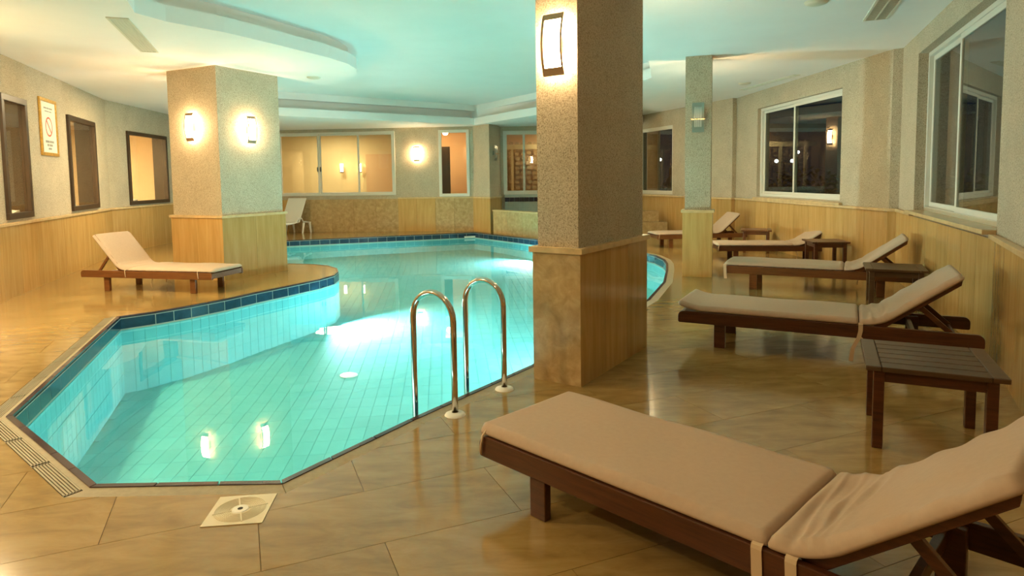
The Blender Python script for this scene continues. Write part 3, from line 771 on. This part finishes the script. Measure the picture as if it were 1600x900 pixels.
# ------------------------------------------------------------------ sun loungers
LL, LW = 2.16, .68; HX = 1.40
def lounger(loc, rz, scale, wood_, back_deg, label, curl=0., wrinkle=1., straps=(), cush_shift=0., foot_tie=False, fold=0.):
    r = empty('sun_lounger', (*loc, 0), rz); r.scale = (scale,)*3
    tag(r, label, 'sun lounger', None)
    hw = LW/2
    def rail_poly(x0, x1, z0, z1, rad):
        p = [(x0+.01, z0), (x1-.01, z0), (x1, z0+.01)]
        for k in range(5):
            a = pi/2*k/4; p.append((x1-rad+rad*cos(a), z1-rad+rad*sin(a)))
        for k in range(5):
            a = pi/2+pi/2*k/4; p.append((x0+rad+rad*cos(a), z1-rad+rad*sin(a)))
        p.append((x0, z0+.01)); return p
    for s in (-1, 1):
        y0, y1 = sorted((s*hw, s*(hw-.032)))
        MB().ext(rail_poly(0, LL, .20, .30, .045), 1, y0, y1).build('side_rail', wood_, r, bevel=.004)
        for lx in (.34, 1.76):
            MB().box(lx-.045, lx+.045, s*(hw-.036)-.0 if s < 0 else s*(hw-.036)-.04, (s*(hw-.036)+.04) if s < 0 else s*(hw-.036), 0, .285).build('leg', wood_, r, bevel=.004)
    MB().box(.005, .035, -hw+.033, hw-.033, .215, .285).build('end_rail', wood_, r, bevel=.003)
    MB().box(1.72, 1.75, -hw+.033, hw-.033, .21, .265).build('cross_rail', wood_, r, bevel=.003)
    n = 12
    for k in range(n):
        a = .05+(HX-.07)*k/n; MB().box(a, a+.075, -hw+.034, hw-.034, .282, .296).build('seat_slat', wood_, r, bevel=.002)
    # reclining back
    th = RD(back_deg); BL = .67
    Mb = Matrix.Translation((HX+.085, 0, .280)) @ Matrix.Rotation(-th, 4, 'Y')
    bk = empty('backrest', (0, 0, 0), 0, r)
    for s in (-1, 1):
        y0, y1 = sorted((s*(hw-.036), s*(hw-.066)))
        MB().ext([(0, -.03), (BL-.03, -.03), (BL, .0), (BL+.01, .025), (0, .025)], 1, y0, y1).build('back_rail', wood_, bk, M=Mb, bevel=.003)
    for k in range(7):
        a = .05+(BL-.08)*k/7; MB().box(a, a+.075, -hw+.067, hw-.067, .008, .022, Mb).build('back_slat', wood_, bk, bevel=.002)
    # prop: from 58% of the back down to the rails behind it
    top = Mb @ Vector((BL*.50, 0, -.03)); px_ = top.x+.13*cos(th)+.10
    for s in (-1, 1):
        a = Vector((top.x, s*(hw-.085), top.z)); b = Vector((px_+.04, s*(hw-.085), .235))
        d = (b-a); Lp = d.length; an = atan2(-d.z, d.x); Mp = Matrix.Translation(a) @ Matrix.Rotation(an, 4, 'Y')
        MB().box(-.02, Lp, -.011, .011, -.018, .018, Mp).build('prop_bar', wood_, bk, bevel=.002)
    MB().tube([(px_+.035, -hw+.033, .24), (px_+.035, hw-.033, .24)], .011, 8).build('prop_dowel', wood_, bk)
    # cushion: two sections lofted along a path
    cu = empty('cushion', (0, 0, 0), 0, r); T = .050; CW = .332
    def path(u):            # arc-length -> (x, z, tangent angle)
        bend0, bend1 = HX, HX+.22
        x0 = -.015+cush_shift; s = u
        if x0+s <= bend0: 
            zc_ = .299; a = 0.
            if curl and s < .24: zc_ += curl*((.24-s)/.24)**2; a = -atan2(2*curl*(.24-s)/.24**2, 1)
            return x0+s, zc_, a
        q = s-(bend0-x0); Lb = (bend1-bend0)
        if q < Lb:
            n_ = 16; x_, z_ = bend0, .299
            for k in range(n_): a = th*(q*(k+.5)/n_)/Lb; x_ += cos(a)*q/n_; z_ += sin(a)*q/n_
            return x_, z_, th*q/Lb
        n_ = 16; x_, z_ = bend0, .299
        for k in range(n_): a = th*((k+.5)/n_); x_ += cos(a)*Lb/n_; z_ += sin(a)*Lb/n_
        return x_+cos(th)*(q-Lb), z_+sin(th)*(q-Lb), th
    rng = random.Random(int(label.__len__()*31+loc[0]*100))
    ph = [rng.uniform(0, 6) for _ in range(8)]
    def section(name, u0, u1, wr):
        m = MB(); nu, nv = (110, 64) if wrinkle > 1.1 else (44, 26)
        rows = []
        for i in range(nu+1):
            e = i/nu; u_ = u0+(u1-u0)*(.5-.5*cos(pi*e))*.25+(u1-u0)*e*.75
            de = min(e, 1-e)*(u1-u0); tk = (1-max(0, 1-de/.035)**2.2)**.5 if de < .035 else 1.
            tk = max(tk, .12); inset = .010*(1-tk)
            px, pz, ta = path(u_); nx, nz = -sin(ta), cos(ta); row = []
            for k in range(nv):
                # loop across the width: top from -CW to CW, bottom back
                if k < nv//2:
                    v = -1+2*k/(nv//2-1); top = 1
                else:
                    v = 1-2*(k-nv//2)/(nv-nv//2-1); top = 0
                sv = (1 if v > 0 else -1)*abs(v)**.72 if abs(v) > 0 else 0
                sv = v if abs(v) < .6 else v
                dq = max(0, 1-min(e, 1-e)*(u1-u0)/.045) if ((name == 'seat_pad') == (e < .5)) else 0.; y = sv*(CW-inset-.04*(1-sqrt(max(0, 1-dq*dq)))); dv = (1-abs(sv))*CW; ed = min(1, dv/.020); ed = (1-(1-ed)**2.2)**.5
                h = T*(.40+.60*tk*ed) if top else T*.18*(1-tk*ed)
                if top:
                    h += .004*sin(u_*9+ph[0])*sin(v*3+ph[1])*ed
                    if wr:
                        q = (u_-(HX+.12)); g = math.exp(-(q/.13)**2)
                        h += ed*wr*g*(.0022*sin((u_*1.0+v*.045)*62+ph[2])+.0024*sin((u_-v*.10)*45+ph[3]))
                        for (ua, ub, wd, am) in ((.10, .02, .012, .0050), (.145, .10, .014, .0062), (.165, .19, .012, .0050), (.21, .26, .016, .0034), (.06, .05, .02, -.0040)):
                            ln = HX+ua+(ub-ua)*(v+1)/2+.010*sin(v*4+ph[5]); fade = .35+.65*max(0, min(1, (1.15-v*.9)/1.4))
                            h += ed*wr*am*fade*math.exp(-((u_-ln)/wd)**2)
                        h += ed*wr*.0028*math.exp(-((1-abs(v))/.25)**2)*sin(u_*42+ph[4])
                row.append((px+nx*h, y, pz+nz*h))
            rows.append(row)
        for row in rows: m.v += row
        for i in range(nu):
            for k in range(nv):
                k2 = (k+1) % nv; m.f.append((i*nv+k, i*nv+k2, (i+1)*nv+k2, (i+1)*nv+k))
        m.f.append(tuple(range(nv))); m.f.append(tuple(nu*nv+k for k in reversed(range(nv))))
        return m.build(name, 'cushion', cu, smooth=True)
    split = 1.385-cush_shift
    section('seat_pad', 0, split, 0.); section('back_pad', split+.004, 2.175-cush_shift, wrinkle)
    def ribbon(name, pts, w_, ax=(1, 0, 0)):
        m = MB(); ax = Vector(ax)*w_/2; pts = [Vector(p) for p in pts]
        for p in pts: m.v += [tuple(p-ax), tuple(p+ax)]
        for i in range(len(pts)-1): m.f.append((2*i, 2*i+1, 2*i+3, 2*i+2))
        o = m.build(name, 'strap', cu); s_ = o.modifiers.new('t', 'SOLIDIFY'); s_.thickness = .0025; return o
    for st in straps:
        kind, sx, sd = st; y = sd*(hw+.004)
        if kind == 'wide':
            ribbon('strap', [(sx, sd*(CW-.01), .318), (sx, y-sd*.001, .309), (sx, y+sd*.003, .296), (sx+.002, y+sd*.003, .25), (sx+.004, y+sd*.003, .20), (sx+.01, y+sd*.005, .13)], .036)
        elif kind == 'bow':
            ribbon('strap', [(sx, sd*(CW-.01), .318), (sx, y, .307), (sx, y+sd*.004, .26), (sx-.01, y+sd*.006, .21), (sx-.05, y+sd*.012, .12), (sx-.06, y+sd*.012, .02)], .03)
            ribbon('strap', [(sx-.005, y+sd*.007, .215), (sx+.04, y+sd*.01, .18), (sx+.07, y+sd*.012, .11), (sx+.085, y+sd*.014, .06)], .022)
        elif kind == 'string':
            MB().tube([(sx, sd*(CW-.01), .325), (sx, y+sd*.004, .305), (sx-.008, y+sd*.008, .26), (sx-.012, y+sd*.006, .215)], .0055, 6).build('tie', 'strap', cu, smooth=True)
        elif kind == 'hang':
            MB().tube([(sx, sd*(hw-.05), .285), (sx-.01, sd*(hw-.05), .20), (sx+.03, sd*(hw-.06), .13), (sx+.02, sd*(hw-.06), .05)], .006, 6).build('tie', 'strap', cu, smooth=True)
    return r
def heading(dx, dy): return atan2(dy, dx)
def from_near(foot, dirv, side, W_=LW):
    """foot corner (near rail outer) + direction -> axis origin"""
    d = Vector(dirv).normalized(); n = Vector((-d.y, d.x)); o = Vector(foot)+n*side*W_/2; return (o.x, o.y), atan2(d.y, d.x)
o, a = from_near((-.17, 2.95), (.705, -.709), 1); lounger(o, a, 1.0, 'teak', 39, 'nearest dark wood lounger with long beige cushion, cut off by the right edge', wrinkle=1.5,
    straps=(('wide', 1.345, -1), ('wide', 1.455, -1), ('string', .035, -1)))
o, a = from_near((1.47, 5.66), (.884, -.468), 1, LW*1.03); lounger(o, a, 1.035, 'teak', 37, 'dark wood lounger behind the nearest side table, cushion curling up at its foot', curl=.05, wrinkle=1.2,
    straps=(('bow', 1.385, -1),))
o, a = from_near((2.84, 8.53), (.884, -.468), 1, LW*1.03); lounger(o, a, 1.03, 'teak2', 37, 'amber wood lounger, third from the camera on the right-hand side', wrinkle=.8,
    straps=(('wide', .0, -1), ('hang', 1.5, 1)))
o, a = from_near((3.60, 11.2), (.99, -.13), 1, LW*.93); lounger(o, a, .93, 'teak', 33, 'dark wood lounger between two small tables by the sliding window', wrinkle=.5,
    straps=(('string', .02, -1), ('hang', 1.2, 1), ('hang', 1.42, -1)))
o, a = from_near((3.05, 13.45), (.99, .13), 1, LW*.93); lounger(o, a, .93, 'teak2', 42, 'farthest wooden lounger, half hidden behind the slender column', wrinkle=.4,
    straps=(('string', .05, -1),))
# left-hand lounger: its head points left, so the near rail is on its other side
o, a = from_near((-4.03, 8.56), (-.975, .222), -1, LW*.95); lounger(o, a, .985, 'teak2', 49, 'single wooden lounger on the left of the pool in front of the square pier', wrinkle=.6,
    straps=(('string', .22, 1), ('hang', 1.0, 1), ('hang', 1.25, -1), ('string', 1.40, 1)))

# ------------------------------------------------------------------ side tables
def side_table(loc, rz, size, h, mat, label, slats=6, sx=1., legm=None):
    legm = legm or mat
    r = empty('side_table', (*loc, 0), rz); tag(r, label, 'table'); s = size/2; t = .028; bw = .075
    for q in (-1, 1): MB().box(q*s*sx-(bw if q > 0 else 0), q*s*sx+(bw if q < 0 else 0), -s, s, h-t, h).build('end_board', mat, r, bevel=.005)
    w_ = (2*s)/slats
    for k in range(slats):
        MB().box(-s*sx+bw+.002, s*sx-bw-.002, -s+w_*k+(.006 if k else 0), -s+w_*(k+1)-(.006 if k < slats-1 else 0), h-t, h-.001).build('top_slat', mat, r, bevel=.003)
    i = s-.03; lw = .052
    for qx in (-1, 1):
        for qy in (-1, 1):
            x0 = qx*(i-.01 if sx == 1. else s*sx-.03) ; y0 = qy*i
            MB().box(min(x0, x0-qx*lw), max(x0, x0-qx*lw), min(y0, y0-qy*lw), max(y0, y0-qy*lw), 0, h-t).build('leg', legm, r, bevel=.004)
    ix = (i-.01) if sx == 1. else s*sx-.03
    for q in (-1, 1):
        MB().box(-ix+lw, ix-lw, min(q*(i-.012), q*(i-.036)), max(q*(i-.012), q*(i-.036)), h-t-.065, h-t).build('apron', legm, r)
        MB().box(min(q*(ix-.012), q*(ix-.036)), max(q*(ix-.012), q*(ix-.036)), -i+lw, i-lw, h-t-.065, h-t).build('apron', legm, r)
    return r
side_table((2.34, 3.57), RD(-26), .64, .465, 'teak3', 'nearest dark slatted side table, in front of the cushion-curled lounger', legm='teak')
side_table((4.34, 7.25), RD(-26), .60, .45, 'teak3', 'slatted side table partly hidden behind the second lounger\'s raised back')
side_table((5.02, 10.25), RD(-8), .56, .45, 'teak', 'dark side table behind the head of the third lounger, by the wall corner')
side_table((4.80, 12.60), RD(-20), .56, .45, 'teak2', 'farthest amber side table against the wall under the sliding window')

# ------------------------------------------------------------------ white plastic lounger by the back wall
r = empty('plastic_lounger', (-6.52, 18.15, 0), RD(72)); tag(r, 'white plastic lounger with raised back under the wide back window', 'sun lounger')
for s in (-1, 1):
    y = s*.29
    fr = MB().tube([(-.55, y, .30), (0, y, .31), (.25, y, .33), (.38, y, .44), (.52, y, .44), (.60, y, .34), (.95, y, .30)], [.022]*7, 8).build('side_frame', 'white_plastic', r, smooth=True)
    for lx, sp in ((-.38, .06), (.62, .07), (.90, -.05)):
        MB().tube([(lx, y, .31), (lx-sp, y, .0)], [.035, .024], 8).build('leg', 'white_plastic', r)
MB().box(-.55, .40, -.27, .27, .315, .335).build('seat', 'white_plastic', r, bevel=.008)
Mb = Matrix.Translation((.40, 0, .33)) @ Matrix.Rotation(-RD(62), 4, 'Y')
MB().box(0, .78, -.31, .31, -.012, .012, Mb).build('backrest', 'white_plastic', r, bevel=.012)

# ------------------------------------------------------------------ raised plunge pool and steps
r = empty('plunge_pool'); r['kind'] = 'structure'
lw0 = [(-.52, 17.83), (.66, 16.06), (2.0, 15.6), (2.35, 16.6)]
m = MB(); th = .22
prev = None
for i in range(3):
    a, b = Vector(lw0[i]), Vector(lw0[i+1]); L = (b-a).length; fr2, L = frame(lw0[i], lw0[i+1]); n = max(1, round(L/.7))
    for k in range(n): MB().box(L*k/n+.002, L*(k+1)/n-.002, 0, .03, 0, .62, fr2).build('marble_panel', 'panel_dark', r)
    MB().box(0, L, .03, th, 0, .62, fr2).build('low_wall', 'mosaic', r)
    MB().box(-.02, L+.0, -.012, th, .62, .65, fr2).build('coping', 'cap', r)
MB().prism([(-.25, 17.8), (.75, 16.3), (2.0, 15.8), (2.3, 16.6), (3.5, 18.9), (-.25, 18.9)], .0, .10).build('plunge_floor', 'mosaic', r)
# tiled upstand below the back-right window
fr2, L = frame((-.20, 18.90), (3.5, 18.90)); 
for k in range(26):
    MB().box(L*k/26+.004, L*(k+1)/26-.004, -.02, .02, .83, .955, fr2).build('dark_tile', 'black_tile', r)
m = MB()
for k in range(26):
    for q in range(5): m.box(L*k/26+.004, L*(k+1)/26-.004, -.02, .02, .14+q*.137, .14+(q+1)*.137-.006, fr2)
o = m.build('pale_tiles', 'mosaic', r); o['kind'] = 'stuff'
MB().box(0, L, .0, .06, 0, 1.04, fr2).build('tile_backing', 'white_grout', r)
wp = MB().prism([(-.25, 17.9), (.75, 16.4), (2.0, 15.9), (2.2, 16.6), (2.6, 17.6), (3.3, 18.88), (-.2, 18.88)], .485, .49).build('plunge_water', 'water')
tag(wp, 'small sheet of water in the raised plunge pool behind the low marble wall', 'water', kind='stuff')
r = empty('marble_steps'); tag(r, 'brown marble steps beyond the farthest wooden lounger', 'steps')
MB().box(2.75, 4.06, 16.75, 17.30, 0, .32).build('step', 'panel_dark', r, bevel=.005)
MB().box(2.75, 3.90, 17.02, 17.42, .32, .60).build('step', 'panel_dark', r, bevel=.005)

# ------------------------------------------------------------------ rooms behind the glass
def room(pts, z1, wm, name, fm='room_floor', mats=None):
    m = MB()
    r = MB().prism(pts, -.02, 0).build(name, fm); r['kind'] = 'structure'
    for i in range(min(len(pts)-1, 4)):
        k = (mats or {}).get(i, wm)
        if k is None: continue
        MB().box(0, (Vector(pts[i+1])-Vector(pts[i])).length, 0, .05, 0, z1, frame(pts[i], pts[i+1])[0]).build('room_wall', k, r)
    MB().prism(pts, z1, z1+.05).build('room_ceiling', 'ceiling', r); return r
room([(-5.96, 5.55), (-9.6, 4.6), (-12.2, 12.6), (-12.4, 17.6), (-9.10, 17.5), (-8.82, 13.75)], 3.1, 'room', 'room_left')
room([(-8.4, 19.75), (-8.4, 22.6), (-3.2, 22.4), (-3.2, 19.25)], 3.2, 'room_y', 'room_back_left', mats={2: 'room_o'})
room([(-3.1, 19.25), (-3.1, 22.0), (-.75, 22.0), (-.75, 19.02)], 3.2, 'room_o', 'room_back')
room([(-.6, 19.28), (-.6, 21.9), (4.4, 21.9), (4.4, 19.28)], 3.2, 'room_o', 'room_back_right')
MB().box(-4.95, -3.25, 22.0, 22.3, 0, 2.4).build('trim_2', 'room_o')['kind'] = 'structure'
MB().box(-2.75, -1.95, 20.6, 20.7, 0, 2.55).build('door_1', 'brown_wood')['kind'] = 'structure'
o = MB().lathe([(0, -.09), (.06, -.07), (.09, 0), (.07, .06), (.03, .1)], (-2.05, 20.3, 2.98)).build('ceiling_globe', 'lit', smooth=True)
tag(o, 'small glowing ceiling globe seen through the narrow back window', 'ceiling light')
for x_, lab in ((-5.85, 'left added sconce standing in for a reflection in the wide back window'), (-5.22, 'right added sconce standing in for a reflection in the wide back window')):
    sconce(x_, 22.35, 1.95, pi, True, lab, scale=.8, power=2)  # added pair behind the glass, imitating lamps mirrored in the window
# stone-patterned screen and yellow posts seen in the right back window
m = MB(); rr = random.Random(3)
for i in range(22):
    for k in range(12):
        cx = -.4+i*.2+rr.uniform(-.03, .03); cz = .9+k*.16+rr.uniform(-.02, .02)
        pts = [(cx+.085*cos(a+rr.uniform(-.2, .2)), cz+.07*sin(a)) for a in [j*pi/3 for j in range(6)]]
        m.ext(pts, 1, 21.6, 21.66)
o = m.build('stone_screen', 'panel_dark'); tag(o, 'pebble-patterned stone wall seen through the back right window', 'wall panel', kind='stuff')
m = MB(); m.box(-.35, 4.2, 20.9, 20.98, 2.45, 2.6); m.box(.0, .08, 20.9, 20.98, 0, 2.45); m.box(.95, 1.03, 20.9, 20.98, 0, 2.45); m.build('trim_3', 'room_y')['kind'] = 'structure'
# towels on ledges and a cabinet in the left room
def towel(x_, y_, a, lab):
    r = empty('folded_towel', (x_, y_, 1.075), a); tag(r, lab, 'towel', 'towels in the left room')
    m = MB(); nx, ny = 14, 8
    for i in range(nx+1):
        for j in range(ny+1):
            u_, v_ = i/nx, j/ny; m.v.append((-.17+.34*u_, -.09+.18*v_, .02+.055*u_+.012*sin(u_*11+v_*4)*sin(pi*v_)))
    for i in range(nx):
        for j in range(ny): a_ = i*(ny+1)+j; m.f.append((a_, a_+ny+1, a_+ny+2, a_+1))
    o = m.build('towel_cloth', 'towel', r, smooth=True); q = o.modifiers.new('s', 'SOLIDIFY'); q.thickness = .03; q.offset = -1
    return r
f1, L1_ = frame(V[1], V[2]); f2, L2_ = frame(V[2], V[3])
for fr_, s_, lab in ((f1, 4.42+.75, 'white folded towel on the ledge of the leftmost dark window'), (f1, 4.42+3.35, 'white folded towel on the ledge of the narrow middle dark window'),
                     (f2, 1.15, 'white folded towel on the ledge of the dark window beside the pier')):
    p = fr_ @ Vector((s_, .20, 0)); towel(p.x, p.y, atan2(fr_[1][0], fr_[0][0]), lab)
r = empty('tall_cabinet', (-11.1, 12.4, 0), RD(-70)); tag(r, 'dark brown tall cabinet standing inside the left room', 'cabinet')
MB().box(-.5, .5, -.25, .25, 0, 2.15).build('cabinet_body', 'brown_wood', r, bevel=.01)
for q in (-1, 1):
    d_ = MB().box(min(q*.01, q*.48), max(q*.01, q*.48), -.275, -.25, .05, 2.1).build('cabinet_door', 'brown_wood', r, bevel=.005)
    MB().tube([(q*.05, -.30, 1.0), (q*.05, -.30, 1.2)], .01, 8).build('handle', 'steel', d_)
r = empty('wall_shelf', (-12.2, 15.6, 0), RD(-90)); tag(r, 'pale shelving unit with four shelves against the far wall of the left room', 'shelf')
for z in (.5, 1.0, 1.45, 1.9): MB().box(-.8, .8, -.16, .16, z, z+.03).build('shelf_board', 'room_o', r)
for q in (-.8, .8): MB().box(q-.02, q+.02, -.16, .16, 0, 2.1).build('upright', 'alu', r)

# ------------------------------------------------------------------ night garden outside the right windows
g = MB().box(2.6, 60, -8, 70, -.3, -.25)
gd = MB().prism([(6.2, -8), (60, -8), (60, 70), (3.0, 70), (4.6, 19.3), (5.4, 15.0), (6.0, 9)], -.3, -.2).build('garden_ground', 'grass'); gd['kind'] = 'structure'
def hedge(x0, y0, x1, y1, h, lab, n=1400, seed=1):
    rr = random.Random(seed); r = empty('garden_hedge', (x0, y0, -.2)); tag(r, lab, 'hedge')
    m = MB(); d = Vector((x1-x0, y1-y0, 0))
    for k in range(n):
        u_ = rr.random(); p = d*u_+Vector((rr.uniform(-.45, .45), rr.uniform(-.45, .45), rr.uniform(0, h*(1+.15*sin(u_*30)))))
        a, b_ = rr.uniform(0, 2*pi), rr.uniform(-1, 1); s = rr.uniform(.07, .16)
        e1 = Vector((cos(a), sin(a), b_)).normalized()*s; e2 = Vector((-sin(a), cos(a), .4)).normalized()*s*.5
        m.quad([p-e1, p-e2, p+e1, p+e2])
    o = m.build('foliage', 'leaf', r); o['kind'] = 'stuff'
    for k in range(5): q = d*((k+.5)/5); MB().tube([q, q+Vector((0, 0, h*.8))], .04, 6).build('stem', 'brown_wood', r)
    return r
hedge(5.5, 23, 11, 21, 1.5, 'dark leafy hedge outside the far right window', seed=2)
hedge(8.6, 20, 10.5, 12, 1.7, 'dark leafy hedge outside the right sliding window', seed=3)
hedge(8.5, 9, 8.5, 4, 1.5, 'dark leafy hedge outside the nearest right window', seed=4)
def lamp_post(x_, y_, h, lab, n=1):
    r = empty('garden_lamp', (x_, y_, -.2)); tag(r, lab, 'lamp post', None)
    MB().tube([(0, 0, 0), (0, 0, h)], .04, 8).build('post', 'pole', r)
    MB().tube([(-.32*(n > 1), 0, h), (.32*(n > 1)+.001, 0, h)], .02, 6).build('arm', 'pole', r)
    for q in ((-.32, .32) if n > 1 else (0,)):
        MB().lathe([(0, 0), (.05, .02), (.075, .07), (.05, .12), (0, .14)], (q, 0, h), 16).build('globe', 'globe', r, smooth=True)
    return r
lamp_post(5.9, 27, 2.35, 'garden lamp post with two white globes outside the far right window', 2)
lamp_post(12.2, 27.5, 2.6, 'single-globe garden lamp post beyond the right sliding window', 1)
lamp_post(11.0, 26, 2.2, 'lower garden lamp post with twin globes beyond the right sliding window', 2)
lamp_post(15.5, 12.5, 2.4, 'garden lamp post with twin globes outside the nearest right window', 2)
m = MB().lathe([(.30, 0), (.30, .5), (.20, .55), (.24, .9), (.16, 1.3), (.22, 1.55), (.11, 1.75), (.13, 1.95), (0, 2.1)], (5.3, 21.2, -.2), 14)
o = m.build('garden_statue', 'statue', smooth=True); tag(o, 'pale stone figure standing in the dark garden outside the far right window', 'statue')
